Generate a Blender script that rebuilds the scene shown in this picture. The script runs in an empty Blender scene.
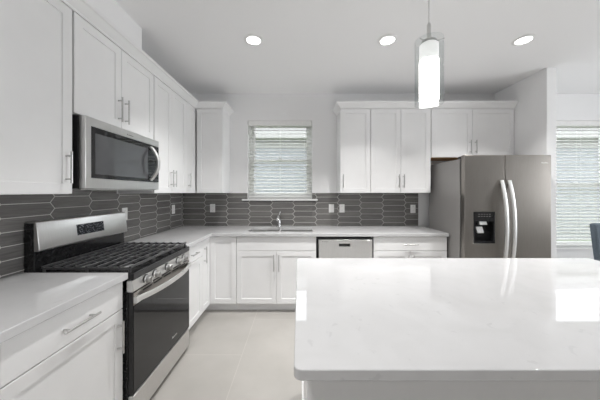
import bpy, bmesh, math, random
from mathutils import Vector, Matrix
random.seed(7)
PI = math.pi
C = bpy.context.scene.collection
sc = bpy.context.scene

# ------------------------------------------------------------------ camera, sky, light, exposure
cam_d = bpy.data.cameras.new('camera'); cam = bpy.data.objects.new('camera', cam_d); C.objects.link(cam)
cam.location = (0, 0, 1.40); cam.rotation_euler = (PI/2, 0, 0)
cam_d.sensor_width = 36.0; cam_d.lens = 15.0
cam_d.shift_x = 1/600; cam_d.shift_y = -8/600
cam_d.clip_start = 0.02
sc.camera = cam

EXPOSURE = 0.16
SKY = 4.0
RIGHT_W = 60.0       # area lamp added outside the unseen dining side window
DOWN_W = 12.6          # each ceiling downlight
PENDANT = 16.0
ADDED_ROOM_DOWN = 9.0      # unseen downlights added above and behind the camera for brightness
ADDED_DINE_DOWN = 1.0      # unseen dining area downlights, also added for brightness

w = bpy.data.worlds.new('sky'); sc.world = w; w.use_nodes = True
bg = w.node_tree.nodes['Background']; bg.inputs[0].default_value = (0.93, 0.965, 1.0, 1); bg.inputs[1].default_value = SKY

def area_light(name, loc, rot, sx, sy, power, col=(1, 1, 1)):
    l = bpy.data.lights.new(name, 'AREA'); l.shape = 'RECTANGLE'; l.size = sx; l.size_y = sy
    l.energy = power; l.color = col
    o = bpy.data.objects.new(name, l); C.objects.link(o); o.location = loc; o.rotation_euler = rot
    return o
area_light('added_side_light', (5.80, .95, 1.6), (PI/2, 0, PI/2), 1.4, 1.4, RIGHT_W, (.96, .98, 1.0))  # added lamp brightening the room from the right, out of view


vs = sc.view_settings
vs.view_transform = 'Standard'; vs.look = 'None'; vs.gamma = 1.0; vs.exposure = EXPOSURE
vs.use_curve_mapping = False
sc.cycles.use_denoising = True
sc.cycles.max_bounces = 12; sc.cycles.diffuse_bounces = 7; sc.cycles.transparent_max_bounces = 16

# ------------------------------------------------------------------ materials
def mat(name, col, rough=.5, metal=0.0, spec=.5, coat=0.0):
    m = bpy.data.materials.new(name); m.use_nodes = True
    b = m.node_tree.nodes['Principled BSDF']
    b.inputs['Base Color'].default_value = (*col, 1); b.inputs['Roughness'].default_value = rough
    b.inputs['Metallic'].default_value = metal; b.inputs['Specular IOR Level'].default_value = spec
    b.inputs['Coat Weight'].default_value = coat
    return m, m.node_tree, b
def N(nt, t, **kw):
    n = nt.nodes.new(t)
    for k, v in kw.items(): setattr(n, k, v)
    return n
def ramp(nt, stops):
    r = N(nt, 'ShaderNodeValToRGB'); e = r.color_ramp.elements
    while len(e) < len(stops): e.new(.5)
    for i, (p, c) in enumerate(stops):
        e[i].position = p; e[i].color = (*c, 1) if len(c) == 3 else c
    return r
def noisy(name, c1, c2, scale=30, rough=.5, metal=0., spec=.5, stretch=(1, 1, 1), bump=0., rough_var=0., detail=4, lo=.35, hi=.65):
    m, nt, b = mat(name, c1, rough, metal, spec)
    tc = N(nt, 'ShaderNodeTexCoord'); mp = N(nt, 'ShaderNodeMapping'); mp.inputs['Scale'].default_value = stretch
    no = N(nt, 'ShaderNodeTexNoise'); no.inputs['Scale'].default_value = scale; no.inputs['Detail'].default_value = detail
    nt.links.new(tc.outputs['Object'], mp.inputs[0]); nt.links.new(mp.outputs[0], no.inputs['Vector'])
    r = ramp(nt, [(lo, c1), (hi, c2)]); nt.links.new(no.outputs[0], r.inputs[0]); nt.links.new(r.outputs[0], b.inputs['Base Color'])
    if bump:
        bp = N(nt, 'ShaderNodeBump'); bp.inputs['Strength'].default_value = bump; bp.inputs['Distance'].default_value = .002
        nt.links.new(no.outputs[0], bp.inputs['Height']); nt.links.new(bp.outputs[0], b.inputs['Normal'])
    if rough_var:
        mr = N(nt, 'ShaderNodeMapRange'); mr.inputs[3].default_value = rough - rough_var; mr.inputs[4].default_value = rough + rough_var
        nt.links.new(no.outputs[0], mr.inputs[0]); nt.links.new(mr.outputs[0], b.inputs['Roughness'])
    return m

M = {}
M['wall'] = noisy('wall_paint', (.87, .87, .875), (.89, .89, .895), 120, .75, bump=.05)
M['ceiling'] = noisy('ceiling_paint', (.89, .89, .895), (.91, .91, .915), 160, .85, bump=.08)
M['cabinet'] = noisy('cabinet_lacquer', (.84, .84, .843), (.855, .855, .858), 8, .33, spec=.45)
M['trim'] = noisy('white_trim', (.87, .87, .865), (.89, .89, .885), 20, .4)
M['plastic'] = noisy('white_plastic', (.84, .84, .83), (.86, .86, .85), 20, .3)
M['blind'] = noisy('blind_valance', (.86, .86, .85), (.89, .89, .88), 20, .45)
def translucent(m, k):
    nt = m.node_tree; out = [n for n in nt.nodes if n.type == 'OUTPUT_MATERIAL'][0]; b = nt.nodes['Principled BSDF']
    tl = N(nt, 'ShaderNodeBsdfTranslucent'); tl.inputs[0].default_value = (.9, .9, .88, 1); mx = N(nt, 'ShaderNodeMixShader'); mx.inputs[0].default_value = k
    nt.links.new(b.outputs[0], mx.inputs[1]); nt.links.new(tl.outputs[0], mx.inputs[2]); nt.links.new(mx.outputs[0], out.inputs[0])
M['slat'] = noisy('vinyl_slat', (.84, .84, .83), (.87, .87, .86), 20, .45); translucent(M['slat'], .42)
M['cord'] = noisy('cord_white', (.88, .88, .87), (.92, .92, .91), 60, .7)
M['wood'] = noisy('raw_plywood', (.42, .22, .09), (.55, .31, .14), 6, .6, stretch=(1, 12, 12))
M['steel'] = noisy('brushed_steel', (.66, .655, .645), (.72, .715, .705), 12, .30, 1.0, stretch=(60, 1, 1.0), rough_var=.05)
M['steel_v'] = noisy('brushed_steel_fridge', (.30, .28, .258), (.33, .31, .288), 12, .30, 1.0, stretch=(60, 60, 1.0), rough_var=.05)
M['nickel'] = noisy('satin_nickel', (.54, .535, .53), (.60, .595, .59), 60, .28, 1.0)
M['chrome'] = noisy('chrome', (.72, .72, .73), (.78, .78, .79), 20, .12, 1.0)
M['handle_steel'] = noisy('handle_steel', (.74, .74, .73), (.79, .79, .78), 20, .42, 1.0)
M['case_grey'] = noisy('fridge_case_paint', (.23, .222, .215), (.25, .242, .235), 90, .35, spec=.6, bump=.1)
M['enamel'] = noisy('black_enamel', (.014, .014, .015), (.022, .022, .023), 40, .15)
M['black'] = noisy('black_plastic', (.02, .02, .021), (.03, .03, .031), 50, .45)
M['iron'] = noisy('cast_iron', (.045, .045, .047), (.065, .065, .068), 120, .34, bump=.2)
M['burner'] = noisy('burner_cap', (.02, .02, .02), (.04, .04, .04), 40, .45)
M['burner_base'] = noisy('burner_alloy', (.45, .45, .45), (.55, .55, .55), 60, .4, 1.0)
M['black_glass'] = noisy('oven_glass', (.012, .012, .013), (.016, .016, .017), 3, .05, spec=.45)
M['mw_glass'] = noisy('microwave_glass', (.06, .062, .068), (.075, .077, .083), 3, .06, spec=1.0)
M['dark_gap'] = noisy('dark_gasket', (.01, .01, .01), (.018, .018, .018), 30, .7)
M['fabric'] = noisy('slate_fabric', (.10, .13, .16), (.15, .185, .22), 220, .9, bump=.5)
M['dark_wood'] = noisy('dark_wood_leg', (.05, .035, .025), (.09, .06, .045), 10, .45, stretch=(10, 10, 1))
M['siding'] = None
M['roof'] = noisy('roof_shingle', (.14, .135, .13), (.20, .195, .19), 25, .9)
M['cream'] = noisy('cream_house_trim', (.27, .265, .255), (.31, .305, .295), 6, .7)
M['grass'] = noisy('lawn', (.10, .16, .05), (.20, .26, .10), 14, .95)
M['grout'] = noisy('pale_grout', (.56, .55, .53), (.62, .61, .59), 60, .85)

def quartz():
    m, nt, b = mat('white_quartz', (.8, .8, .805), .035, 0, .5)
    tc = N(nt, 'ShaderNodeTexCoord')
    no = N(nt, 'ShaderNodeTexNoise'); no.inputs['Scale'].default_value = 5; no.inputs['Detail'].default_value = 8; no.inputs['Distortion'].default_value = 1.2
    nt.links.new(tc.outputs['Object'], no.inputs['Vector'])
    r = ramp(nt, [(.3, (.56, .56, .566)), (.55, (.585, .585, .592)), (.8, (.60, .60, .607))]); nt.links.new(no.outputs[0], r.inputs[0])
    vo = N(nt, 'ShaderNodeTexNoise'); vo.inputs['Scale'].default_value = 22; vo.inputs['Detail'].default_value = 6; vo.inputs['Distortion'].default_value = .8
    nt.links.new(tc.outputs['Object'], vo.inputs['Vector'])
    r2 = ramp(nt, [(.655, (0, 0, 0)), (.71, (.6, .6, .6))]); nt.links.new(vo.outputs[0], r2.inputs[0])
    mx = N(nt, 'ShaderNodeMix', data_type='RGBA'); mx.inputs['B'].default_value = (.50, .50, .51, 1)
    nt.links.new(r2.outputs[0], mx.inputs['Factor']); nt.links.new(r.outputs[0], mx.inputs['A']); nt.links.new(mx.outputs['Result'], b.inputs['Base Color'])
    return m
M['quartz'] = quartz()

def tile_mat():
    m, nt, b = mat('grey_glass_tile', (.12, .118, .115), .12, 0, .6)
    ge = N(nt, 'ShaderNodeNewGeometry'); tc = N(nt, 'ShaderNodeTexCoord'); mp = N(nt, 'ShaderNodeMapping'); mp.inputs['Scale'].default_value = (3, 3, 55)
    add = N(nt, 'ShaderNodeVectorMath', operation='ADD')
    nt.links.new(tc.outputs['Object'], mp.inputs[0]); nt.links.new(mp.outputs[0], add.inputs[0]); nt.links.new(ge.outputs['Random Per Island'], add.inputs[1])
    no = N(nt, 'ShaderNodeTexNoise'); no.inputs['Scale'].default_value = 2.0; no.inputs['Detail'].default_value = 5; no.inputs['Distortion'].default_value = .8
    nt.links.new(add.outputs[0], no.inputs['Vector'])
    r1 = ramp(nt, [(.3, (.138, .134, .130)), (.7, (.205, .200, .194))]); nt.links.new(no.outputs[0], r1.inputs[0])
    r2 = ramp(nt, [(0, (.86, .86, .86)), (1, (1.12, 1.11, 1.1))]); nt.links.new(ge.outputs['Random Per Island'], r2.inputs[0])
    mx = N(nt, 'ShaderNodeMix', data_type='RGBA', blend_type='MULTIPLY'); mx.inputs['Factor'].default_value = 1
    nt.links.new(r1.outputs[0], mx.inputs['A']); nt.links.new(r2.outputs[0], mx.inputs['B']); nt.links.new(mx.outputs['Result'], b.inputs['Base Color'])
    bp = N(nt, 'ShaderNodeBump'); bp.inputs['Strength'].default_value = .25; bp.inputs['Distance'].default_value = .002
    nt.links.new(no.outputs[0], bp.inputs['Height']); nt.links.new(bp.outputs[0], b.inputs['Normal'])
    return m
M['tile'] = tile_mat()

def floor_mat():
    m, nt, b = mat('porcelain_floor_tile', (.6, .57, .53), .32, 0, .45)
    tc = N(nt, 'ShaderNodeTexCoord'); mp = N(nt, 'ShaderNodeMapping'); mp.inputs['Rotation'].default_value = (0, 0, PI/2); mp.inputs['Location'].default_value = (.35, -.11, 0)
    br = N(nt, 'ShaderNodeTexBrick'); br.offset = .5; br.offset_frequency = 2
    br.inputs['Scale'].default_value = 1; br.inputs['Brick Width'].default_value = 1.2; br.inputs['Row Height'].default_value = .6
    br.inputs['Mortar Size'].default_value = .0025; br.inputs['Mortar Smooth'].default_value = .1
    br.inputs['Color1'].default_value = (1, 1, 1, 1); br.inputs['Color2'].default_value = (.97, .97, .97, 1); br.inputs['Mortar'].default_value = (1.18, 1.18, 1.18, 1)
    nt.links.new(tc.outputs['Object'], mp.inputs[0]); nt.links.new(mp.outputs[0], br.inputs['Vector'])
    no = N(nt, 'ShaderNodeTexNoise'); no.inputs['Scale'].default_value = 3; no.inputs['Detail'].default_value = 8
    nt.links.new(tc.outputs['Object'], no.inputs['Vector'])
    r = ramp(nt, [(.3, (.37, .355, .334)), (.7, (.42, .405, .382))]); nt.links.new(no.outputs[0], r.inputs[0])
    mx = N(nt, 'ShaderNodeMix', data_type='RGBA', blend_type='MULTIPLY'); mx.inputs['Factor'].default_value = 1
    nt.links.new(r.outputs[0], mx.inputs['A']); nt.links.new(br.outputs[0], mx.inputs['B']); nt.links.new(mx.outputs['Result'], b.inputs['Base Color'])
    return m
M['floor'] = floor_mat()

def siding_mat():
    m, nt, b = mat('lap_siding', (.5, .54, .58), .6)
    tc = N(nt, 'ShaderNodeTexCoord'); wv = N(nt, 'ShaderNodeTexWave', wave_type='BANDS', bands_direction='Z', wave_profile='SAW'); wv.inputs['Scale'].default_value = 2.2
    nt.links.new(tc.outputs['Object'], wv.inputs['Vector'])
    r = ramp(nt, [(0, (.17, .18, .195)), (.08, (.215, .225, .24)), (1, (.225, .235, .25))]); nt.links.new(wv.outputs[0], r.inputs[0]); nt.links.new(r.outputs[0], b.inputs['Base Color'])
    bp = N(nt, 'ShaderNodeBump'); bp.inputs['Strength'].default_value = .6; bp.inputs['Distance'].default_value = .01
    nt.links.new(wv.outputs[0], bp.inputs['Height']); nt.links.new(bp.outputs[0], b.inputs['Normal'])
    return m
M['siding'] = siding_mat()

def pane_mat(name, tint, k=.6):
    m = bpy.data.materials.new(name); m.use_nodes = True; nt = m.node_tree; nt.nodes.clear()
    out = N(nt, 'ShaderNodeOutputMaterial'); tr = N(nt, 'ShaderNodeBsdfTransparent'); gl = N(nt, 'ShaderNodeBsdfGlossy'); mx = N(nt, 'ShaderNodeMixShader')
    tr.inputs[0].default_value = (*tint, 1); gl.inputs['Roughness'].default_value = .02
    fr = N(nt, 'ShaderNodeLayerWeight'); fr.inputs[0].default_value = .5
    po = N(nt, 'ShaderNodeMath', operation='POWER'); po.inputs[1].default_value = 4.0
    mu = N(nt, 'ShaderNodeMath', operation='MULTIPLY_ADD'); mu.inputs[1].default_value = k; mu.inputs[2].default_value = .035
    nt.links.new(fr.outputs['Facing'], po.inputs[0]); nt.links.new(po.outputs[0], mu.inputs[0]); nt.links.new(mu.outputs[0], mx.inputs[0])
    nt.links.new(tr.outputs[0], mx.inputs[1]); nt.links.new(gl.outputs[0], mx.inputs[2]); nt.links.new(mx.outputs[0], out.inputs[0])
    return m
M['pane'] = pane_mat('window_glass', (.97, .975, .98))
M['clear_glass'] = pane_mat('pendant_clear_glass', (.955, .965, .965), .35)

def emit(name, col, s):
    m, nt, b = mat(name, (.9, .9, .9), .5); b.inputs['Emission Color'].default_value = (*col, 1); b.inputs['Emission Strength'].default_value = s
    return m
M['lens'] = emit('downlight_lens', (1, .98, .95), 6)
M['frost'] = emit('lit_frosted_glass', (1, .985, .96), PENDANT)
M['frost_top'] = emit('frosted_glass_neck', (1, .99, .97), .45)

def display_mat():
    m, nt, b = mat('range_display', (.02, .022, .026), .12)
    tc = N(nt, 'ShaderNodeTexCoord'); vo = N(nt, 'ShaderNodeTexVoronoi'); vo.inputs['Scale'].default_value = 90
    nt.links.new(tc.outputs['Object'], vo.inputs['Vector'])
    r = ramp(nt, [(.2, (.34, .36, .40)), (.42, (.03, .034, .04))]); nt.links.new(vo.outputs['Distance'], r.inputs[0]); nt.links.new(r.outputs[0], b.inputs['Base Color'])
    return m
M['display'] = display_mat()

# ------------------------------------------------------------------ helpers
def obj(name, bm, m, parent=None, bevel=0., seg=2, smooth=35, kind=None, label=None, doubles=True):
    if doubles: bmesh.ops.remove_doubles(bm, verts=bm.verts, dist=1e-5)
    bmesh.ops.recalc_face_normals(bm, faces=bm.faces)
    for f in bm.faces: f.smooth = True
    me = bpy.data.meshes.new(name); bm.to_mesh(me); bm.free()
    me.set_sharp_from_angle(angle=math.radians(smooth))
    me.materials.append(m)
    o = bpy.data.objects.new(name, me); C.objects.link(o)
    if parent: o.parent = parent
    if bevel:
        md = o.modifiers.new('bevel', 'BEVEL'); md.width = bevel; md.segments = seg; md.limit_method = 'ANGLE'; md.angle_limit = math.radians(40); md.harden_normals = False
    if kind: o['kind'] = kind
    if label: o['label'] = label
    return o
def struct(name, bm, m, parent=None, bevel=0.):
    return obj(name, bm, m, parent, bevel, kind='structure')
def thing(name, label, cat, loc=(0, 0, 0), rz=0., group=None):
    o = bpy.data.objects.new(name, None); C.objects.link(o); o.empty_display_size = .1
    o.location = loc; o.rotation_euler = (0, 0, rz); o['label'] = label; o['category'] = cat
    if group: o['group'] = group
    return o
def tag(o, label, cat, group=None):
    o['label'] = label; o['category'] = cat
    if group: o['group'] = group
    return o
def box(bm, x0, x1, y0, y1, z0, z1):
    v = [bm.verts.new(p) for p in ((x0, y0, z0), (x1, y0, z0), (x1, y1, z0), (x0, y1, z0), (x0, y0, z1), (x1, y0, z1), (x1, y1, z1), (x0, y1, z1))]
    for f in ((3, 2, 1, 0), (4, 5, 6, 7), (0, 1, 5, 4), (1, 2, 6, 5), (2, 3, 7, 6), (3, 0, 4, 7)): bm.faces.new([v[i] for i in f])
    return v
def bx(*a):
    bm = bmesh.new(); box(bm, *a); return bm
def cells(us, vs_, skip, t0, t1, f):
    """slab of grid cells (holes where skip(uc,vc)), one manifold mesh; f maps (u,v,t) to a point"""
    bm = bmesh.new(); V = {}
    def g(i, j, k):
        if (i, j, k) not in V: V[(i, j, k)] = bm.verts.new(f(us[i], vs_[j], (t0, t1)[k]))
        return V[(i, j, k)]
    nu, nv = len(us) - 1, len(vs_) - 1
    full = {(i, j) for i in range(nu) for j in range(nv) if not skip((us[i] + us[i+1]) / 2, (vs_[j] + vs_[j+1]) / 2)}
    for (i, j) in full:
        for k in (0, 1): bm.faces.new([g(i, j, k), g(i+1, j, k), g(i+1, j+1, k), g(i, j+1, k)])
        for di, dj, a, b in ((-1, 0, (i, j), (i, j+1)), (1, 0, (i+1, j), (i+1, j+1)), (0, -1, (i, j), (i+1, j)), (0, 1, (i, j+1), (i+1, j+1))):
            if (i+di, j+dj) not in full: bm.faces.new([g(*a, 0), g(*b, 0), g(*b, 1), g(*a, 1)])
    bmesh.ops.dissolve_limit(bm, angle_limit=.01, verts=bm.verts, edges=bm.edges)
    return bm
def in_rect(r): return lambda u, v: r[0] < u < r[1] and r[2] < v < r[3]
def tube(bm, pts, r, n=12, cap=True):
    pts = [Vector(p) for p in pts]; rings = []; prev = None
    for i, p in enumerate(pts):
        t = (pts[min(i+1, len(pts)-1)] - pts[max(i-1, 0)]).normalized()
        if prev is None:
            a = t.orthogonal().normalized()
        else:
            a = (prev - t * prev.dot(t)).normalized()
        prev = a; b = t.cross(a); rr = r[i] if isinstance(r, (list, tuple)) else r
        rings.append([bm.verts.new(p + (a * math.cos(2*PI*k/n) + b * math.sin(2*PI*k/n)) * rr) for k in range(n)])
    for A, B in zip(rings, rings[1:]):
        for k in range(n): bm.faces.new([A[k], A[(k+1) % n], B[(k+1) % n], B[k]])
    if cap: bm.faces.new(rings[0][::-1]); bm.faces.new(rings[-1])
def band(bm, pts, side, hw, ht, n=16):
    """flat rounded bar along pts; hw half-width along `side`, ht half-thickness across it"""
    pts = [Vector(p) for p in pts]; side = Vector(side).normalized(); rings = []
    for i, p in enumerate(pts):
        t = (pts[min(i+1, len(pts)-1)] - pts[max(i-1, 0)]).normalized(); b = t.cross(side).normalized()
        ring = []
        for k in range(n):
            a = 2*PI*k/n; c, s = math.cos(a), math.sin(a)
            c = math.copysign(abs(c)**.55, c); s = math.copysign(abs(s)**.55, s)
            ring.append(bm.verts.new(p + side*c*hw + b*s*ht))
        rings.append(ring)
    for A, B in zip(rings, rings[1:]):
        for k in range(n): bm.faces.new([A[k], A[(k+1) % n], B[(k+1) % n], B[k]])
    bm.faces.new(rings[0][::-1]); bm.faces.new(rings[-1])
def lathe(bm, prof, n=32, c=(0, 0, 0), axis='z', closed=False):
    """prof: (radius, height) pairs revolved about an axis through c"""
    rings = []
    for r, h in prof:
        ring = []
        for k in range(n):
            a = 2*PI*k/n; u, v = r*math.cos(a), r*math.sin(a)
            p = (u, v, h) if axis == 'z' else ((h, u, v) if axis == 'x' else (u, h, v))
            ring.append(bm.verts.new(Vector(c) + Vector(p)))
        rings.append(ring)
    for A, B in zip(rings, rings[1:]):
        for k in range(n): bm.faces.new([A[k], A[(k+1) % n], B[(k+1) % n], B[k]])
    if closed:
        A, B = rings[-1], rings[0]
        for k in range(n): bm.faces.new([A[k], A[(k+1) % n], B[(k+1) % n], B[k]])
    else:
        if prof[0][0] > 1e-6: bm.faces.new(rings[0][::-1])
        if prof[-1][0] > 1e-6: bm.faces.new(rings[-1])
def prism(bm, poly, a0, a1, f):
    """extrude a 2D polygon between a0 and a1; f(p, q, a) -> point"""
    A = [bm.verts.new(f(p, q, a0)) for p, q in poly]; B = [bm.verts.new(f(p, q, a1)) for p, q in poly]
    n = len(poly)
    for i in range(n): bm.faces.new([A[i], A[(i+1) % n], B[(i+1) % n], B[i]])
    bm.faces.new(A[::-1]); bm.faces.new(B)

# ------------------------------------------------------------------ the setting
XL, YB, XR, YF, H = -1.64, 3.50, 5.60, -5.0, 2.775
WIN1 = (-.718, .184, 1.302, 2.402)      # over the sink: x0 x1 z0 z1
WIN2 = (3.50, 4.42, .62, 2.40)        # dining area
YO = YB + .14
struct('floor', bx(XL-.12, XR+.12, YF-.12, YO, -.08, 0), M['floor'])
struct('ceiling', bx(XL-.12, XR+.12, YF-.12, YO, H, H+.1), M['ceiling'])
struct('wall_left', bx(XL-.12, XL, YF, YO, 0, H), M['wall'])
h1, h2 = in_rect(WIN1), in_rect(WIN2)
struct('wall_back', cells([XL, WIN1[0], WIN1[1], WIN2[0], WIN2[1], XR], [0, WIN2[2], WIN1[2], 2.40, H], lambda u, v: h1(u, v) or h2(u, v), YB, YO, lambda u, v, t: (u, t, v)), M['wall'])
HR = (.25, 1.65, .9, 2.3)  # opening of the added side window, placed to suit the lighting
struct('wall_right', cells([YF, HR[0], HR[1], YO], [0, HR[2], HR[3], H], in_rect(HR), XR, XR+.12, lambda u, v, t: (t, u, v)), M['wall'])
struct('wall_front', bx(XL, XR, YF-.12, YF, 0, H), M['wall'])
PX0, PX1, PY0 = 2.735, 2.845, 2.76
struct('wall_partition', bx(PX0, PX1, PY0, YB, 0, H), M['wall'], bevel=.004)
struct('wall_soffit', bx(XL, -1.318, .86, 2.10, 2.47, H), M['wall'], bevel=.004)
def baseboard(name, x0, x1, y0, y1): struct(name, bx(x0, x1, y0, y1, 0, .13), M['trim'], bevel=.004)
baseboard('baseboard_back', PX1, XR, YB-.015, YB); baseboard('baseboard_partition', PX1, PX1+.015, PY0, YB-.015)
baseboard('baseboard_right', XR-.015, XR, YF, YB-.015)
baseboard('baseboard_left', XL, XL+.015, YF, .24)

def window(idx, r, y0, sill=True):
    x0, x1, z0, z1 = r
    ya, yb = y0 + .085, y0 + .13
    root = struct('window_%d' % idx, cells([x0, x0+.035, x1-.035, x1], [z0, z0+.035, z1-.035, z1], in_rect((x0+.035, x1-.035, z0+.035, z1-.035)), ya, yb, lambda u, v, t: (u, t, v)), M['trim'], bevel=.003)
    zm = z0 + (z1 - z0) * .5
    for nm, a, b, dy in (('upper_sash', zm-.02, z1-.035, .02), ('lower_sash', z0+.035, zm+.02, 0)):
        xa, xb = x0+.035, x1-.035
        s = obj(nm, cells([xa, xa+.042, xb-.042, xb], [a, a+.042, b-.042, b], in_rect((xa+.042, xb-.042, a+.042, b-.042)), ya+dy+.002, ya+dy+.022, lambda u, v, t: (u, t, v)), M['trim'], root, bevel=.003)
        obj('pane', bx(xa+.042, xb-.042, ya+dy+.009, ya+dy+.013, a+.042, b-.042), M['pane'], s)
    bm = bmesh.new(); box(bm, (x0+x1)/2-.03, (x0+x1)/2+.03, ya-.012, ya+.004, zm+.02, zm+.032)
    obj('sash_lock', bm, M['trim'], root, bevel=.003)
    return root
window(1, WIN1, YB); window(2, WIN2, YB)
bm = bmesh.new(); box(bm, WIN1[0]-.075, WIN1[1]+.075, YB-.035, YB-.001, WIN1[2]-.022, WIN1[2]); box(bm, WIN1[0]+.001, WIN1[1]-.001, YB-.001, YB+.085, WIN1[2], WIN1[2]+.004)
struct('trim_1', bm, M['trim'], bevel=.003)
bm = bmesh.new(); box(bm, WIN2[0]-.06, WIN2[1]+.06, YB-.03, YB-.001, WIN2[2]-.022, WIN2[2])
struct('trim_2', bm, M['trim'], bevel=.003)
# dining side window, added out of view to brighten the room (frame only)
def side_frame(name, f, u0, u1, v0, v1, nb):
    us = [u0]
    for i in range(nb): 
        a = u0 + (u1-u0)*i/nb; b = u0 + (u1-u0)*(i+1)/nb; us += [a+.045, b-.045]
    us.append(u1)
    holes = [(us[1+2*i], us[2+2*i]) for i in range(nb)]
    return struct(name, cells(us, [v0, v0+.06, v1-.06, v1], lambda u, v: any(a < u < b for a, b in holes) and v0+.06 < v < v1-.06, 0, .05, f), M['trim'], bevel=.003)
side_frame('window_3', lambda u, v, t: (XR+.03+t, u, v), *HR, 2)

# ------------------------------------------------------------------ outside the windows
o = struct('ground', bx(-9, 14, YO, 16, -.25, -.15), M['grass'])
nh = thing('neighbour_house', 'pale blue-grey sided house seen through the window blinds', 'house', (2.0, 8.2, -.15))
obj('wall', bx(-9, 9, 0, 4, 0, 3.23), M['siding'], nh)
obj('frieze_board', bx(-9, 9, -.03, 0, 2.98, 3.2), M['cream'], nh)
obj('fascia', bx(-9.4, 9.4, -.5, -.45, 3.21, 3.42), M['cream'], nh)
obj('soffit', bx(-9.4, 9.4, -.45, .0, 3.232, 3.26), M['cream'], nh)
bm = bmesh.new(); prism(bm, [(-.5, 3.42), (2, 4.6), (4.5, 3.42)], -9.4, 9.4, lambda p, q, a: (a, p, q)); obj('roof', bm, M['roof'], nh)

# ------------------------------------------------------------------ backsplash tiles (one pattern per wall)
TH, AMP, GR = .0785, .030, .0045
def clip(poly, axis, val, keep_less):
    out = []
    n = len(poly)
    for i in range(n):
        a, b = poly[i], poly[(i+1) % n]
        ia = (a[axis] <= val) if keep_less else (a[axis] >= val); ib = (b[axis] <= val) if keep_less else (b[axis] >= val)
        if ia: out.append(a)
        if ia != ib:
            t = (val - a[axis]) / (b[axis] - a[axis]); out.append((a[0]+(b[0]-a[0])*t, a[1]+(b[1]-a[1])*t))
    return out
def splash(name, rects, P, u_ref, z_ref, f, label):
    """f(u, z, depth)"""
    gb = bmesh.new()
    for (u0, u1, z0, z1) in rects: prism(gb, [(u0, z0), (u1, z0), (u1, z1), (u0, z1)], .0008, .0082, lambda p, q, a: f(p, q, a))
    root = obj(name, gb, M['grout']); tag(root, label, 'backsplash')
    bm = bmesh.new()
    for (u0, u1, z0, z1) in rects:
        for k in range(int((u0-u_ref)//P)-1, int((u1-u_ref)//P)+2):
            off = 0 if k % 2 == 0 else TH/2
            for j in range(-12, 12):
                zb = z_ref + off + j*TH; a, b = u_ref + k*P, u_ref + (k+1)*P; g = GR/2; h = AMP/2
                poly = [(a+h+g, zb+g), (b-h-g, zb+g), (b+h-g*1.3, zb+TH/2), (b-h-g, zb+TH-g), (a+h+g, zb+TH-g), (a-h+g*1.3, zb+TH/2)]
                for ax, v, l in ((0, u0, False), (0, u1, True), (1, z0, False), (1, z1, True)):
                    if poly: poly = clip(poly, ax, v, l)
                if len(poly) < 3: continue
                uc = sum(p[0] for p in poly)/len(poly); zc = sum(p[1] for p in poly)/len(poly)
                if max(p[0] for p in poly)-min(p[0] for p in poly) < .004 or max(p[1] for p in poly)-min(p[1] for p in poly) < .004: continue
                tu, tz = random.uniform(-.004, .004), random.uniform(-.012, .012)
                A = [bm.verts.new(f(p, q, .004)) for p, q in poly]; B = [bm.verts.new(f(p, q, .0085 + (p-uc)*tu + (q-zc)*tz)) for p, q in poly]
                def inset(p, q):
                    du, dz = uc-p, zc-q; d = math.hypot(du, dz) or 1; return p + math.copysign(min(.0015, abs(du)), du), q + math.copysign(min(.0015, abs(dz)), dz)
                Cc = [bm.verts.new(f(*inset(p, q), .0098 + (p-uc)*tu + (q-zc)*tz)) for p, q in poly]
                n = len(poly)
                for X, Y in ((A, B), (B, Cc)):
                    for i in range(n): bm.faces.new([X[i], X[(i+1) % n], Y[(i+1) % n], Y[i]])
                bm.faces.new(Cc)
    obj('tiles', bm, M['tile'], root, doubles=False, smooth=20)
    return root
ZT0, ZT1 = .9270, 1.384
splash('backsplash', [(XL+.011, WIN1[0], ZT0, ZT1), (WIN1[0], WIN1[1], ZT0, WIN1[2]-.023), (WIN1[1], 1.665, ZT0, ZT1)],
       .3105, .238, 1.329-5*TH, lambda u, z, d: (u, YB-d, z), 'grey picket tile backsplash on the back wall behind the sink')
splash('backsplash', [(.40, YB-.0105, ZT0, ZT1), (1.472, 2.238, ZT1, 1.418)],        .303, 1.352, 1.331-5*TH, lambda u, z, d: (XL+d, u, z), 'grey picket tile backsplash on the left wall behind the range')

# ------------------------------------------------------------------ cabinets
LEFT, BACK = 'L', 'B'
def place(side, a):
    """origin on the floor at the wall; local x runs to the right along the wall, local -y comes out of it"""
    return ((XL, a, 0), PI/2) if side == LEFT else ((a, YB, 0), 0.)
def shaker(bm, x0, x1, z0, z1, d, st=.058, rec=.007, th=.019):
    yb, yf, yr = -(d-th), -d, -(d-rec)
    def ring(a, y): return [bm.verts.new(p) for p in ((x0+a, y, z0+a), (x1-a, y, z0+a), (x1-a, y, z1-a), (x0+a, y, z1-a))]
    rs = [ring(0, yb), ring(0, yf+.0015), ring(.0015, yf), ring(st-.001, yf), ring(st, yf+.001), ring(st+.0008, yr)]
    for A, B in zip(rs, rs[1:]):
        for k in range(4): bm.faces.new([A[k], A[(k+1) % 4], B[(k+1) % 4], B[k]])
    bm.faces.new(rs[0]); bm.faces.new(rs[-1])
def handle(parent, d, x, z, L, vert=True):
    bm = bmesh.new(); y = -(d+.032); h = L/2; e = h*.72
    if vert:
        tube(bm, [(x, y, z-h), (x, y, z+h)], .0058)
        for s in (-e, e): tube(bm, [(x, -d, z+s), (x, y, z+s)], .0048)
    else:
        tube(bm, [(x-h, y, z), (x+h, y, z)], .0058)
        for s in (-e, e): tube(bm, [(x+s, -d, z), (x+s, y, z)], .0048)
    return obj('handle', bm, M['nickel'], parent, doubles=False)
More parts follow.
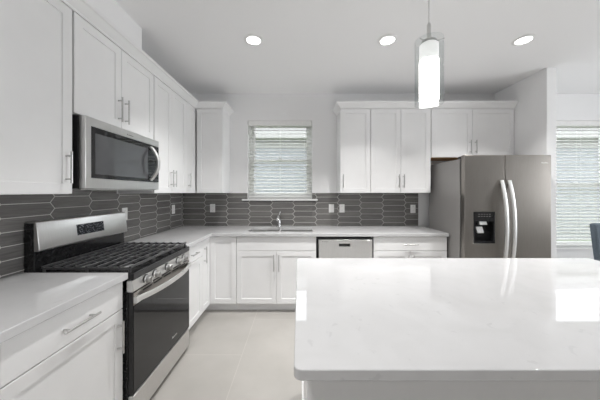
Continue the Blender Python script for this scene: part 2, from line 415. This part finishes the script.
def door(root, x0, x1, z0, z1, d, hd=None):
    bm = bmesh.new(); shaker(bm, x0+.002, x1-.002, z0, z1, d)
    o = obj('door', bm, M['cabinet'], root)
    if hd: handle(o, d, *hd)
    return o
def drawer(root, x0, x1, z0, z1, d, hd=None, name='drawer'):
    o = obj(name, bx(x0+.002, x1-.002, -d, -(d-.019), z0, z1), M['cabinet'], root, bevel=.002)
    if hd: handle(o, d, *hd, vert=False)
    return o
BD, UD = .61, .33
def base(side, a, wdt, name, label, cut=None):
    loc, rz = place(side, a); t = thing(name, label, 'cabinet', loc, rz)
    if cut:
        bm = cells([.001, .019, wdt-.019, wdt-.001], [-(BD-.021), -(BD-.039), -.02, -.002], in_rect((.019, wdt-.019, -(BD-.039), -.02)), .10, .8870, lambda u, v, q: (u, v, q))
        obj('carcass', bm, M['cabinet'], t); obj('cabinet_floor', bx(.0195, wdt-.0195, -(BD-.0395), -.0205, .10, .118), M['cabinet'], t)
    else: obj('carcass', bx(.001, wdt-.001, -(BD-.021), -.002, .10, .8870), M['cabinet'], t)
    obj('toe_kick', bx(.001, wdt-.001, -(BD-.085), -.05, 0, .10), M['cabinet'], t)
    return t
DZ0, DZ1, FZ0, FZ1 = .107, .716, .722, .881
# near run, left of the range
t = base(LEFT, .40, .457, 'base_cabinet', 'white base cabinet at the near end of the left run')
door(t, 0, .457, DZ0, DZ1, BD, (.41, .575, .18)); drawer(t, 0, .457, FZ0, FZ1, BD, (.228, .795, .19))
t = base(LEFT, .86, .603, 'base_cabinet', 'white base cabinet with one wide drawer and door, left of the range')
door(t, 0, .603, DZ0, DZ1, BD, (.560, .575, .18)); drawer(t, 0, .603, FZ0, FZ1, BD, (.303, .795, .19))
# between range and corner
t = base(LEFT, 2.247, .413, 'base_cabinet', 'narrow white base cabinet between the range and the corner')
door(t, 0, .413, DZ0, DZ1, BD); drawer(t, 0, .413, FZ0, FZ1, BD, (.19, .795, .15))
# corner cabinet: two full-height doors meeting at the inner corner
t = thing('corner_cabinet', 'white corner base cabinet with two full height doors meeting at the inside corner', 'cabinet', (XL, YB, 0))
bm = cells([.002, BD-.021, .915], [-.839, -(BD-.021), -.002], lambda u, v: u > BD-.021 and v < -(BD-.021), .10, .8870, lambda u, v, q: (u, v, q)); obj('carcass', bm, M['cabinet'], t)
bm = cells([.05, BD-.085, .915], [-.839, -(BD-.085), -.05], lambda u, v: u > BD-.085 and v < -(BD-.085), 0, .10, lambda u, v, q: (u, v, q)); obj('toe_kick', bm, M['cabinet'], t)
bm = bmesh.new(); shaker(bm, -.838, -(BD+.002), DZ0, FZ1, BD); bmesh.ops.rotate(bm, verts=bm.verts, matrix=Matrix.Rotation(PI/2, 3, 'Z'))
d1 = obj('door', bm, M['cabinet'], t)
bm = bmesh.new(); y = BD+.032; yy = -.795
tube(bm, [(y, yy, .63), (y, yy, .81)], .0058)
for z in (.655, .785): tube(bm, [(BD, yy, z), (y, yy, z)], .0048)
obj('handle', bm, M['nickel'], d1, doubles=False)
bm = bmesh.new(); shaker(bm, BD+.002, .914, DZ0, FZ1, BD); obj('door', bm, M['cabinet'], t)
# back run
t = base(BACK, -.722, .922, 'sink_cabinet', 'white sink base cabinet with two doors under the window', cut=(.06, .87))
drawer(t, 0, .922, FZ0, FZ1, BD, None, 'false_drawer_front')
door(t, 0, .461, DZ0, DZ1, BD, (.461-.03, .585, .19)); door(t, .461, .922, DZ0, DZ1, BD, (.461+.03, .585, .19))
t = base(BACK, .862, .85, 'base_cabinet', 'white base cabinet with a wide drawer over two doors, right of the dishwasher')
drawer(t, 0, .85, FZ0, FZ1, BD, (.425, .795, .17))
door(t, 0, .425, DZ0, DZ1, BD, (.395, .585, .18)); door(t, .425, .85, DZ0, DZ1, BD, (.455, .585, .18))

def upper(side, a, wdt, z0, label, z1=2.455, wood=True, gap=.003):
    loc, rz = place(side, a); t = thing('wall_cabinet', label, 'cabinet', (loc[0], loc[1], z0), rz)
    obj('carcass', bx(.0015, wdt-.0015, -(UD-.021), -.0015, 0, z1-z0), M['cabinet'], t)
    return t
UZ = 1.388; UH = 2.452 - UZ
t = upper(LEFT, .846, .601, UZ, 'large white wall cabinet at the near left, left of the microwave'); door(t, 0, .601, .002, UH, UD, (.560, .15, .18))
t = upper(LEFT, 1.452, .806, 1.862, 'short white wall cabinet with two doors above the microwave')
h = 2.452-1.862
door(t, .004, .394, .002, h, UD, (.394-.035, .135, .18)); door(t, .394, .803, .002, h, UD, (.394+.035, .135, .18))
t = upper(LEFT, 2.262, .641, UZ, 'white wall cabinet with a pair of doors, right of the microwave')
door(t, .002, .318, .002, UH, UD, (.318-.03, .15, .17)); door(t, .318, .641, .002, UH, UD, (.318+.03, .15, .17))
t = upper(LEFT, 2.905, .59, UZ, 'narrow white single door wall cabinet at the end of the left run'); door(t, 0, .255, .002, UH, UD, (.05, .15, .17))
t = upper(BACK, -1.302, .337, UZ, 'white wall cabinet between the left corner and the window'); door(t, .002, .335, .002, UH, UD)
t = upper(BACK, .525, .383, UZ, 'single door white wall cabinet just right of the window'); door(t, 0, .383, .002, UH, UD, (.035, .15, .17))
t = upper(BACK, .91, .762, UZ, 'double door white wall cabinet left of the refrigerator alcove')
door(t, 0, .382, .002, UH, UD, (.382-.03, .15, .17)); door(t, .382, .761, .002, UH, UD, (.382+.03, .15, .17))
t = upper(BACK, 1.675, 1.057, 1.84, 'short white wall cabinet above the refrigerator')
h = 2.452-1.84
door(t, .004, .524, .002, h, UD, (.524-.035, .13, .17)); door(t, .524, 1.053, .002, h, UD, (.524+.035, .13, .17))
obj('underside', bx(.02, 1.037, -(UD-.03), -.01, -.004, -.0005), M['wood'], t, label='raw wood underside')

# crown mouldings
PROF = [(-.015, 2.4565), (.004, 2.4565), (.006, 2.470), (.014, 2.478), (.030, 2.500), (.042, 2.514), (.052, 2.518), (.055, 2.524), (.055, 2.538), (-.015, 2.538)]
def sweep(name, rows, label):
    """rows: functions of offset -> (x, y)"""
    bm = bmesh.new(); R = [[bm.verts.new((*r(o), z)) for o, z in PROF] for r in rows]; n = len(PROF)
    for A, B in zip(R, R[1:]):
        for k in range(n): bm.faces.new([A[k], A[(k+1) % n], B[(k+1) % n], B[k]])
    bm.faces.new(R[0]); bm.faces.new(R[-1][::-1])
    return tag(obj(name, bm, M['cabinet'], smooth=25), label, 'molding')
XU, YU = XL+UD, YB-UD
sweep('crown_molding', [lambda o: (XU+o, .86), lambda o: (XU+o, YU-o), lambda o: (-.965+o, YU-o), lambda o: (-.965+o, YB-.001)], 'white crown molding along the top of the left wall cabinets')
sweep('crown_molding', [lambda o: (.525-o, YB-.001), lambda o: (.525-o, YU-o), lambda o: (PX0-.001, YU-o)], 'white crown molding along the top of the right hand wall cabinets')

# ------------------------------------------------------------------ worktops
CT0, CT1 = .8880, .9260
CF = .635
tag(obj('countertop', bx(XL+.001, XL+CF, .40, 1.472, CT0, CT1), M['quartz'], bevel=.003), 'white quartz countertop left of the range, nearest the camera', 'countertop')
SX0, SX1, SY0, SY1 = -.625, .165, YB-.50, YB-.14
SM = -.235
hole = lambda u, v: (u > XL+CF and v < YB-CF) or ((SX0 < u < SM-.012 or SM+.012 < u < SX1) and SY0 < v < SY1)
bm = cells([XL+.001, XL+CF, SX0, SM-.012, SM+.012, SX1, 1.72], [2.245, YB-CF, SY0, SY1, YB-.001], hole, CT0, CT1, lambda u, v, q: (u, v, q))
tag(obj('countertop', bm, M['quartz'], bevel=.003), 'L-shaped white quartz countertop running under the window', 'countertop')

# sink
t = thing('kitchen_sink', 'stainless double bowl sink set into the countertop under the window', 'sink', ((SX0+SX1)/2, (SY0+SY1)/2, .67))
cx, cy = t.location.x, t.location.y
for a, b in ((SX0, SM-.012), (SM+.012, SX1)):
    bm = bmesh.new(); x0, x1, y0, y1 = a-cx-.004, b-cx+.004, SY0-cy-.004, SY1-cy+.004
    def rr(x0, x1, y0, y1, z, r, n=5):
        out = []
        for (px, py, s) in ((x1-r, y1-r, 0), (x0+r, y1-r, 1), (x0+r, y0+r, 2), (x1-r, y0+r, 3)):
            for i in range(n+1):
                an = PI/2*s + PI/2*i/n; out.append(bm.verts.new((px + r*math.cos(an), py + r*math.sin(an), z)))
        return out
    rs = [rr(x0-.012, x1+.012, y0-.012, y1+.012, CT0-.67-.001, .03), rr(x0, x1, y0, y1, CT0-.67-.001, .03), rr(x0+.008, x1-.008, y0+.008, y1-.008, .04, .045), rr(x0+.035, x1-.035, y0+.035, y1-.035, .006, .05)]
    for A, B in zip(rs, rs[1:]):
        for k in range(len(A)): bm.faces.new([A[k], A[(k+1) % len(A)], B[(k+1) % len(A)], B[k]])
    bm.faces.new(rs[-1])
    bw = obj('bowl', bm, M['steel'], t)
    dm = bmesh.new(); lathe(dm, [(.042, .007), (.042, .010), (.03, .010), (.0, .008)], 24, ((a+b)/2-cx, .02, 0)); obj('drain', dm, M['dark_gap'], bw)
# polished cut edge of the opening is seen as the sink rim
# faucet
t = thing('kitchen_faucet', 'chrome single lever faucet behind the sink', 'faucet', (-.275, YB-.085, CT1))
bm = bmesh.new(); lathe(bm, [(.036, 0), (.036, .006), (.030, .012), (.026, .05), (.026, .115), (.022, .125)], 24); obj('body', bm, M['chrome'], t)
bm = bmesh.new(); tube(bm, [(0, 0, .095), (0, -.03, .135), (0, -.075, .155), (0, -.125, .150), (0, -.16, .13), (0, -.172, .105)], [.021, .021, .020, .019, .021, .022], 16); obj('spout', bm, M['chrome'], t)
bm = bmesh.new(); tube(bm, [(0, .0, .12), (0, .004, .16)], [.023, .021], 16); tube(bm, [(0, .004, .15), (.012, .008, .185), (.022, .010, .205)], [.012, .010, .012], 12); obj('lever', bm, M['chrome'], t)

# ------------------------------------------------------------------ small marks standing for the makers' script
def mark(parent, x0, x1, z, d, m, hgt=.012):
    bm = bmesh.new(); n = 9; x = x0; st = (x1-x0)/n
    for i in range(n):
        h_ = hgt * (1.0, .55, .5, .62, .5, .9, .55, .6, .5)[i]
        box(bm, x+st*.12, x+st*.8, -(d+.001), -d+.0005, z, z+h_); x += st
    return obj('logo', bm, m, parent)

# ------------------------------------------------------------------ gas range
t = thing('gas_range', 'stainless steel and black gas range in the left cabinet run', 'range', (XL, 1.478, 0), PI/2)
W = .762; FD = .655
obj('body', bx(0, W, -.625, -.03, .04, .8745), M['enamel'], t, bevel=.003)
for x in (.03, W-.07):
    for y in (-.59, -.10):
        bm = bmesh.new(); lathe(bm, [(.016, 0), (.018, .006), (.012, .012), (.012, .041)], 16, (x+.02, y, 0)); obj('foot', bm, M['black'], t)
bm = cells([0, .02, W-.02, W], [-.66, -.64, -.09, -.03], lambda u, v: False, .8745, .9155, lambda u, v, q: (u, v, q)); obj('cooktop', bm, M['enamel'], t, bevel=.006, seg=3)
# burners and grates
for (x, y, r) in ((.15, -.50, .048), (.15, -.24, .040), (.381, -.37, .055), (.612, -.50, .045), (.612, -.24, .036)):
    bm = bmesh.new(); lathe(bm, [(r+.012, .9155), (r+.010, .922), (r, .926), (r, .9305)], 28, (x, y, 0)); b = obj('burner', bm, M['burner_base'], t)
    bm = bmesh.new(); lathe(bm, [(r*.92, .9306), (r*.92, .936), (r*.8, .9385), (0, .939)], 28, (x, y, 0)); obj('burner_cap', bm, M['burner'], b)
for g0, g1 in ((.012, .256), (.260, .502), (.506, .750)):
    bm = bmesh.new(); za, zb = .943, .957
    ys = [-.632 + i*.0655 for i in range(9)]
    for y in ys: box(bm, g0, g1, y-.0065, y+.0065, za, zb)
    for x in (g0+.006, (g0+g1)/2, g1-.006): box(bm, x-.005, x+.005, ys[0], ys[-1], za-.006, zb-.007)
    for x in (g0+.008, g1-.008):
        for y in (ys[0]+.005, ys[4], ys[-1]-.005): box(bm, x-.006, x+.006, y-.006, y+.006, .9155, za)
    obj('grate', bm, M['iron'], t, bevel=.0015, seg=1, doubles=False)
# control panel, knobs
bm = bmesh.new(); prism(bm, [(-.60, .806), (-(FD+.002), .806), (-(FD+.008), .815), (-FD, .8735), (-.60, .8735)], 0, W, lambda p, q, a: (a, p, q)); obj('control_panel', bm, M['steel'], t, bevel=.002)
for x in (.125, .225, .381, .545, .645):
    bm = bmesh.new(); lathe(bm, [(.027, -(FD+.003)), (.027, -(FD+.012)), (.022, -(FD+.016)), (.021, -(FD+.036)), (.018, -(FD+.040)), (0, -(FD+.040))], 28, (x, 0, .842), 'y')
    k = obj('knob', bm, M['nickel'], t)
    obj('grip', bx(x-.005, x+.005, -(FD+.047), -(FD+.039), .842-.02, .842+.02), M['steel'], k, bevel=.003)
    bm = bmesh.new(); lathe(bm, [(.031, -(FD+.0035)), (.031, -(FD+.006)), (.0275, -(FD+.006)), (.0275, -(FD+.0035))], 28, (x, 0, .842), 'y', closed=True); obj('bezel', bm, M['black'], k)
# oven door
dr = obj('oven_door', bx(.004, W-.004, -FD, -.627, .192, .803), M['black'], t, bevel=.004)
obj('window', bx(.006, W-.006, -(FD+.004), -FD, .196, .722), M['black_glass'], dr, bevel=.003, label='black glass oven door front')
obj('top_trim', bx(.006, W-.006, -(FD+.005), -FD, .724, .798), M['steel_v'], dr, bevel=.002)
for i in range(5): obj('vent_slot', bx(.09+i*.122, .09+i*.122+.094, -(FD+.0056), -(FD+.004), .781, .791), M['dark_gap'], dr)
bm = bmesh.new(); pts = []
for i in range(25):
    u = i/24; pts.append((.022 + (W-.044)*u, -(FD+.012+.052*(1-abs(2*u-1)**2.4)), .757))
band(bm, pts, (0, 0, 1), .017, .009); 
for x in (.024, W-.024): box(bm, x-.018, x+.018, -(FD+.022), -(FD+.004), .738, .776)
hd_ = obj('handle', bm, M['handle_steel'], dr, doubles=False)
mark(dr, W*.60, W*.70, .262, FD+.004, M['handle_steel'], .016)
obj('storage_drawer', bx(.004, W-.004, -(FD+.004), -.627, .035, .186), M['steel'], t, bevel=.004)
# backguard
bg_ = obj('backguard', bx(.0, W, -.075, -.012, .9155, 1.215), M['enamel'], t, bevel=.004)
bm = bmesh.new(); prism(bm, [(-.070, 1.045), (-.098, 1.045), (-.104, 1.052), (-.086, 1.213), (-.080, 1.222), (-.02, 1.222), (-.02, 1.213), (-.070, 1.213)], .0, W, lambda p, q, a: (a, p, q))
obj('fascia', bm, M['steel'], bg_, bevel=.003)
bm = bmesh.new(); f = lambda z: -.1045 + (z-1.052)*(.018/.161)
prism(bm, [(f(1.098), 1.098), (f(1.098)+.004, 1.098), (f(1.172)+.004, 1.172), (f(1.172), 1.172)], .262, .50, lambda p, q, a: (a, p-.0006, q)); obj('display', bm, M['display'], bg_)

# ------------------------------------------------------------------ microwave
t = thing('microwave', 'stainless over-the-range microwave hung above the gas range', 'microwave', (XL, 1.478, 1.42), PI/2)
W = .778; D = .376
obj('case', bx(.0, W, -(D-.04), -.003, .0, .436), M['black'], t, bevel=.003)
obj('vent_base', bx(.03, W-.03, -(D-.05), -.05, -.006, .0), M['steel'], t)
mv = obj('door', cells([.0, .045, W], [.0, .066, .382, .436], in_rect((.045, W, .066, .382)), -(D), -(D-.038), lambda u, v, q: (u, q, v)), M['steel'], t, bevel=.004)
obj('window', bx(.046, W-.003, -(D-.002), -(D-.03), .067, .381), M['mw_glass'], mv)
obj('screen_border', cells([.046, .075, .62, W-.003], [.067, .092, .345, .381], in_rect((.075, .62, .092, .345)), -(D-.001), -(D-.003), lambda u, v, q: (u, q, v)), M['black_glass'], mv, label='dark border and control strip')
bm = bmesh.new(); pts = []
for i in range(21):
    u = i/20; pts.append((.652, -(D+.002+.066*math.sin(PI*u)**.8), .085+.275*u))
band(bm, pts, (1, 0, 0), .017, .011); obj('handle', bm, M['handle_steel'], mv, doubles=False)
mark(t, .36, .43, .400, D, M['case_grey'], .009)

# ------------------------------------------------------------------ dishwasher
t = thing('dishwasher', 'stainless dishwasher under the countertop right of the sink cabinet', 'dishwasher', (.205, YB, 0))
W = .65
obj('tub', bx(.004, W-.004, -.57, -.05, .10, .868), M['black'], t)
obj('kick_plate', bx(.01, W-.01, -.53, -.06, 0, .10), M['black'], t)
px0, px1 = .255, .385
dw = obj('door', cells([.022, px0, px1, W-.012], [.11, .772, .806, .850], in_rect((px0, px1, .772, .806)), -.625, -.572, lambda u, v, q: (u, q, v)), M['steel'], t, bevel=.003)
obj('pocket_handle', bx(px0, px1, -.606, -.573, .772, .806), M['black'], dw)
obj('control_strip', bx(.012, W-.008, -.612, -.572, .853, .872), M['black'], t)
mark(dw, .06, .13, .826, .625, M['case_grey'], .009)

# ------------------------------------------------------------------ refrigerator
t = thing('refrigerator', 'side-by-side stainless refrigerator in the alcove', 'refrigerator', (1.735, YB, 0))
W = .912; FY = .88; DT = .06
obj('case', bx(.0, W, -(FY-DT-.022), -.16, .04, 1.755), M['case_grey'], t, bevel=.004)
obj('gasket', bx(.012, W-.012, -(FY-DT), -(FY-DT-.022), .10, 1.75), M['dark_gap'], t)
obj('kick_grille', bx(.01, W-.01, -(FY-.10), -(FY-.14), .0, .10), M['black'], t)
for x in (.05, W-.10):
    for y in (-.30, -.70): obj('foot', bx(x, x+.05, y, y+.04, 0, .0405), M['black'], t, bevel=.003)
SE = .425
NX0, NX1, NZ0, NZ1 = .098, .318, .862, 1.192
fd = obj('freezer_door', cells([.0, NX0, NX1, SE-.003], [.08, NZ0, NZ1, 1.79], in_rect((NX0, NX1, NZ0, NZ1)), -FY, -(FY-DT), lambda u, v, q: (u, q, v)), M['steel_v'], t, bevel=.008, seg=3)
rd = obj('fridge_door', bx(SE+.003, W, -FY, -(FY-DT), .08, 1.79), M['steel_v'], t, bevel=.008, seg=3)
for par, x in ((fd, SE-.040), (rd, SE+.040)):
    bm = bmesh.new(); pts = []
    for i in range(33):
        u = i/32; pts.append((x, -(FY+.006+.066*(1-abs(2*u-1)**2.2)), .52+1.0*u))
    band(bm, pts, (1, 0, 0), .019, .010)
    for z in (.535, 1.505): box(bm, x-.016, x+.016, -(FY+.015), -(FY-.001), z-.018, z+.018)
    obj('handle', bm, M['handle_steel'], par, doubles=False)
mark(rd, W-.105, W-.035, 1.702, FY, M['steel'], .012)
for x in (.05, W-.05): obj('hinge_cover', bx(x-.04, x+.04, -(FY-.012), -(FY-.13), 1.7565, 1.785), M['black'], t, bevel=.004)
bm = bmesh.new()
box(bm, NX0, NX1, -(FY-.055), -(FY-.058), NZ0, NZ1)                 # niche back
box(bm, NX0, NX0+.014, -(FY+.002), -(FY-.055), NZ0, NZ1); box(bm, NX1-.014, NX1, -(FY+.002), -(FY-.055), NZ0, NZ1)
box(bm, NX0+.014, NX1-.014, -(FY+.002), -(FY-.055), NZ0, NZ0+.018); box(bm, NX0+.014, NX1-.014, -(FY+.002), -(FY-.055), NZ1-.10, NZ1)
ds = obj('dispenser', bm, M['black_glass'], t, doubles=False)
bm = bmesh.new(); prism(bm, [(-(FY-.002), 1.092), (-(FY-.045), 1.092), (-(FY-.03), 1.050), (-(FY+.002), 1.056)], NX0+.055, NX0+.135, lambda p, q, a: (a + (q-1.09)*-.2, p, q)); obj('water_spout', bm, M['handle_steel'], ds, bevel=.003)
bm = bmesh.new(); prism(bm, [(-(FY-.015), 1.035), (-(FY-.022), 1.035), (-(FY-.03), .975), (-(FY-.012), .965), (-(FY-.006), .975)], NX0+.03, NX0+.10, lambda p, q, a: (a + (q-1.03)*-.2, p, q)); obj('paddle', bm, M['handle_steel'], ds, bevel=.003)
bm = bmesh.new()
for i in range(5): box(bm, NX0+.045+i*.028, NX0+.060+i*.028, -(FY+.0028), -(FY+.0018), 1.142, 1.148); box(bm, NX0+.045+i*.028, NX0+.063+i*.028, -(FY+.0028), -(FY+.0018), 1.165, 1.169)
obj('button_marks', bm, M['case_grey'], ds)

# ------------------------------------------------------------------ island
IX0, IX1, IY0, IY1 = -.014, 2.07, .666, 1.795
bm = bmesh.new(); r = .022
def corner(cx_, cy_, s): return [(cx_ + r*math.cos(PI/2*s + PI/2*i/6), cy_ + r*math.sin(PI/2*s + PI/2*i/6)) for i in range(7)]
poly = corner(IX1-r, IY1-r, 0) + corner(IX0+r, IY1-r, 1) + corner(IX0+r, IY0+r, 2) + corner(IX1-r, IY0+r, 3)
prism(bm, poly, .8955, .9260, lambda p, q, a: (p, q, a))
tag(obj('island_countertop', bm, M['quartz'], bevel=.003, seg=3), 'large white quartz slab on top of the kitchen island', 'countertop')
t = thing('kitchen_island', 'white panelled kitchen island base under the large slab', 'island', ((IX0+IX1)/2, (IY0+IY1)/2, 0))
ix0, ix1, iy0, iy1 = .031-t.location.x, 2.025-t.location.x, .985-t.location.y, 1.765-t.location.y
obj('carcass', bx(ix0+.012, ix1-.012, iy0+.012, iy1-.03, .0, .8950), M['cabinet'], t)
obj('back_panel', bx(ix0, ix1, iy0, iy0+.012, .0, .8950), M['cabinet'], t, bevel=.002)
obj('end_panel', bx(ix0, ix0+.012, iy0+.0125, iy1-.0305, .0, .8950), M['cabinet'], t, bevel=.002)
obj('end_panel', bx(ix1-.012, ix1, iy0+.0125, iy1-.0305, .0, .8950), M['cabinet'], t, bevel=.002)
bm = bmesh.new(); box(bm, ix0-.012, ix1+.012, iy0-.012, iy0, 0, .11); box(bm, ix0-.012, ix0, iy0, iy1-.05, 0, .11); box(bm, ix1, ix1+.012, iy0, iy1-.05, 0, .11); obj('base_trim', bm, M['trim'], t, bevel=.003)
n = 4; wd = (ix1-ix0-.01)/n
for i in range(n):      # doors on the sink side
    bm = bmesh.new(); shaker(bm, -wd/2+.002, wd/2-.002, .107, .882, .0); bmesh.ops.rotate(bm, verts=bm.verts, matrix=Matrix.Rotation(PI, 3, 'Z')); bmesh.ops.translate(bm, verts=bm.verts, vec=(ix0+.005+wd*(i+.5), iy1-.008, 0))
    obj('door', bm, M['cabinet'], t)

# ------------------------------------------------------------------ outlets and switches
def plate(kind, side, a, z, label):
    loc = (a, YB-.0098, z) if side == BACK else (XL+.0098, a, z)
    t = thing('light_switch' if kind == 's' else 'wall_outlet', label, 'switch' if kind == 's' else 'outlet', loc, 0 if side == BACK else PI/2, )
    obj('cover_plate', bx(-.036, .036, -.006, 0, -.058, .058), M['plastic'], t, bevel=.003)
    if kind == 's':
        bm = bmesh.new(); prism(bm, [(-.006, -.033), (-.0075, -.033), (-.011, .033), (-.006, .033)], -.017, .017, lambda p, q, a: (a, p, q)); obj('rocker', bm, M['plastic'], t)
    else:
        for z0 in (-.027, .027):
            bm = bmesh.new(); lathe(bm, [(.0165, -.006), (.0165, -.0075), (.015, -.008)], 20, (0, 0, z0), 'y'); s = obj('socket', bm, M['plastic'], t)
            bm = bmesh.new(); box(bm, -.008, -.006, -.0083, -.0078, z0-.004, z0+.006); box(bm, .006, .008, -.0083, -.0078, z0-.004, z0+.006); obj('slots', bm, M['dark_gap'], s)
plate('o', BACK, -1.205, 1.175, 'white outlet on the back wall tiles left of the sink')
plate('s', BACK, .452, 1.172, 'white rocker switch on the tiles just right of the sink window')
plate('o', BACK, .600, 1.172, 'white outlet beside the rocker switch, on its right')
plate('o', BACK, 1.590, 1.165, 'white outlet at the right end of the back wall tiles')
plate('o', LEFT, 3.24, 1.175, 'white outlet on the left wall tiles near the corner')
plate('o', LEFT, 2.335, 1.195, 'white outlet on the left wall tiles behind the end of the range')

# ------------------------------------------------------------------ blinds
def blind(r, label, tilt, zbot, wand_x):
    x0, x1, z0, z1 = r; x0 += .006; x1 -= .006; xc = (x0+x1)/2; yc = YB + .042; wd = x1-x0
    t = thing('window_blind', label, 'blind', (xc, yc, z1))
    obj('valance', bx(-wd/2, wd/2, -.036, -.026, -.072, -.002), M['blind'], t, bevel=.004)
    obj('headrail', bx(-wd/2, wd/2, -.025, .028, -.05, -.002), M['blind'], t)
    pitch = .0465; zt = z1 - .085; n = int((zt - zbot - .03) / pitch) + 1
    bm = bmesh.new(); c, s = math.cos(tilt), math.sin(tilt)
    for i in range(n):
        z = zt - i*pitch - z1; pr = []
        for k in range(5):
            v = -.025 + .05*k/4; q = .0025*(1-(v/.025)**2)
            pr.append((v*c - q*s, z + v*s + q*c))
        pl = pr + [(p, q-.0022) for p, q in reversed(pr)]
        prism(bm, pl, -wd/2, wd/2, lambda p, q, a: (a, p, q))
    obj('slats', bm, M['slat'], t)
    zb = zbot - z1
    obj('bottom_rail', bx(-wd/2, wd/2, -.026, .026, zb, zb+.018), M['blind'], t, bevel=.004)
    for x in (-wd/2+.1, 0, wd/2-.1) if wd < 2 else ():
        bm = bmesh.new()
        for y in (-.0275, .0275): tube(bm, [(x, y, -.055), (x, y, zb+.01)], .0011, 6)
        obj('ladder_cord', bm, M['cord'], t)
    bm = bmesh.new(); tube(bm, [(wand_x, -.042, -.06), (wand_x, -.044, -.60)], .004, 8); obj('tilt_wand', bm, M['cord'], t)
    return t
blind(WIN1, 'white slatted blind in the window above the sink', math.radians(22), 1.325, -.35)
blind(WIN2, 'white slatted blind in the tall dining window behind the chair', math.radians(26), .645, .30)

# ------------------------------------------------------------------ ceiling downlights
def downlight(x, y, label, power=None):
    t = thing('ceiling_downlight', label, 'downlight', (x, y, H), 0, 'recessed ceiling lights')
    bm = bmesh.new(); lathe(bm, [(.060, -.002), (.062, -.008), (.072, -.008), (.085, -.003), (.085, -.0005), (.060, -.0005)], 36, closed=True); obj('trim_ring', bm, M['trim'], t)
    bm = bmesh.new(); lathe(bm, [(0, -.0055), (.058, -.0055), (.0605, -.003), (.0605, -.0005), (0, -.0005)], 36); obj('lens', bm, M['lens'], t)
    l = bpy.data.lights.new('downlight_lamp', 'AREA'); l.shape = 'DISK'; l.size = .11; l.energy = DOWN_W if power is None else power; l.color = (1, .985, .965); l.spread = math.radians(104)
    o = bpy.data.objects.new('downlight_lamp', l); C.objects.link(o); o.parent = t; o.location = (0, 0, -.012)
downlight(-.41, 2.26, 'leftmost of the three round recessed lights in the ceiling')
downlight(.80, 2.26, 'middle one of the three round recessed lights in the ceiling')
downlight(2.03, 2.26, 'rightmost of the three round recessed lights in the ceiling')

for y, where in ((.1, 'over the kitchen entry'), (-2.8, 'of the living area behind the camera')):  # out-of-view fixtures added to lift the room's brightness
    for x, side in ((-.41, 'left'), (2.03, 'right')): downlight(x, y, 'added unseen round recessed light in the ceiling %s, %s side' % (where, side), ADDED_ROOM_DOWN)
for y, where in ((2.26, 'nearer the tall window'), (.2, 'farther from the tall window')): downlight(4.2, y, 'added unseen round recessed light in the dining area ceiling, ' + where, ADDED_DINE_DOWN)  # dining fixtures added out of view as extra light

# ------------------------------------------------------------------ pendant over the island
t = thing('pendant_light', 'lit pendant with clear outer and frosted inner glass cylinder over the island', 'pendant light', (.655, 1.26, 0))
bm = bmesh.new(); lathe(bm, [(.0, H-.0005), (.062, H-.0005), (.062, H-.018), (.05, H-.024), (.0, H-.024)], 32); obj('canopy', bm, M['nickel'], t)
bm = bmesh.new(); tube(bm, [(0, 0, 2.235), (0, 0, H-.02)], .0032, 8); obj('cord', bm, M['cord'], t)
bm = bmesh.new(); lathe(bm, [(0, 2.25), (.006, 2.25), (.010, 2.24), (.010, 2.17), (.034, 2.162), (.036, 2.145), (.0, 2.145)], 24); obj('socket_cap', bm, M['handle_steel'], t)
bm = bmesh.new()
for k in range(3):
    a = PI/2 + 2*PI*k/3; tube(bm, [(.03*math.cos(a), .03*math.sin(a), 2.152), (.070*math.cos(a), .070*math.sin(a), 2.152)], .003, 8)
    pass
lathe(bm, [(.024, 2.148), (.037, 2.148), (.037, 2.156), (.024, 2.156)], 24, closed=True)
obj('shade_holder', bm, M['nickel'], t, doubles=False)
bm = bmesh.new(); lathe(bm, [(.0665, 1.842), (.0665, 2.165), (.0640, 2.165), (.0640, 1.842)], 48, closed=True); obj('outer_shade', bm, M['clear_glass'], t, label='clear glass outer cylinder')
bm = bmesh.new(); lathe(bm, [(.0, 1.856), (.040, 1.856), (.044, 1.862), (.044, 2.06), (.0, 2.06)], 48); obj('inner_shade', bm, M['frost'], t, label='lit frosted glass inner cylinder')
bm = bmesh.new(); lathe(bm, [(.0, 2.0605), (.044, 2.0605), (.044, 2.138), (.038, 2.144), (.0, 2.144)], 48); obj('inner_shade_neck', bm, M['frost_top'], t)

# ------------------------------------------------------------------ dining chair
t = thing('dining_chair', 'slate blue upholstered dining chair by the dining window', 'chair', (3.50, 2.99, 0), math.radians(-6))
bm = bmesh.new(); box(bm, -.24, .24, -.24, .24, .40, .50); obj('seat', bm, M['fabric'], t, bevel=.03, seg=4)
bm = cells([-.24, -.08, .08, .24], [.501, .7, .9, 1.065], lambda u, v: False, -.0, .07, lambda u, v, q: (u*(.75+.63*(v-.5)/.565), -.24 + q + -(v-.5)*.16 + .05*(u/.24)**2*-1, v)); 
obj('backrest', bm, M['fabric'], t, bevel=.025, seg=4)
for x in (-.20, .20):
    for y, dy in ((-.20, -.05), (.20, .02)):
        bm = bmesh.new(); tube(bm, [(x, y+dy, 0), (x, y, .401)], [.014, .021], 10); obj('leg', bm, M['dark_wood'], t)
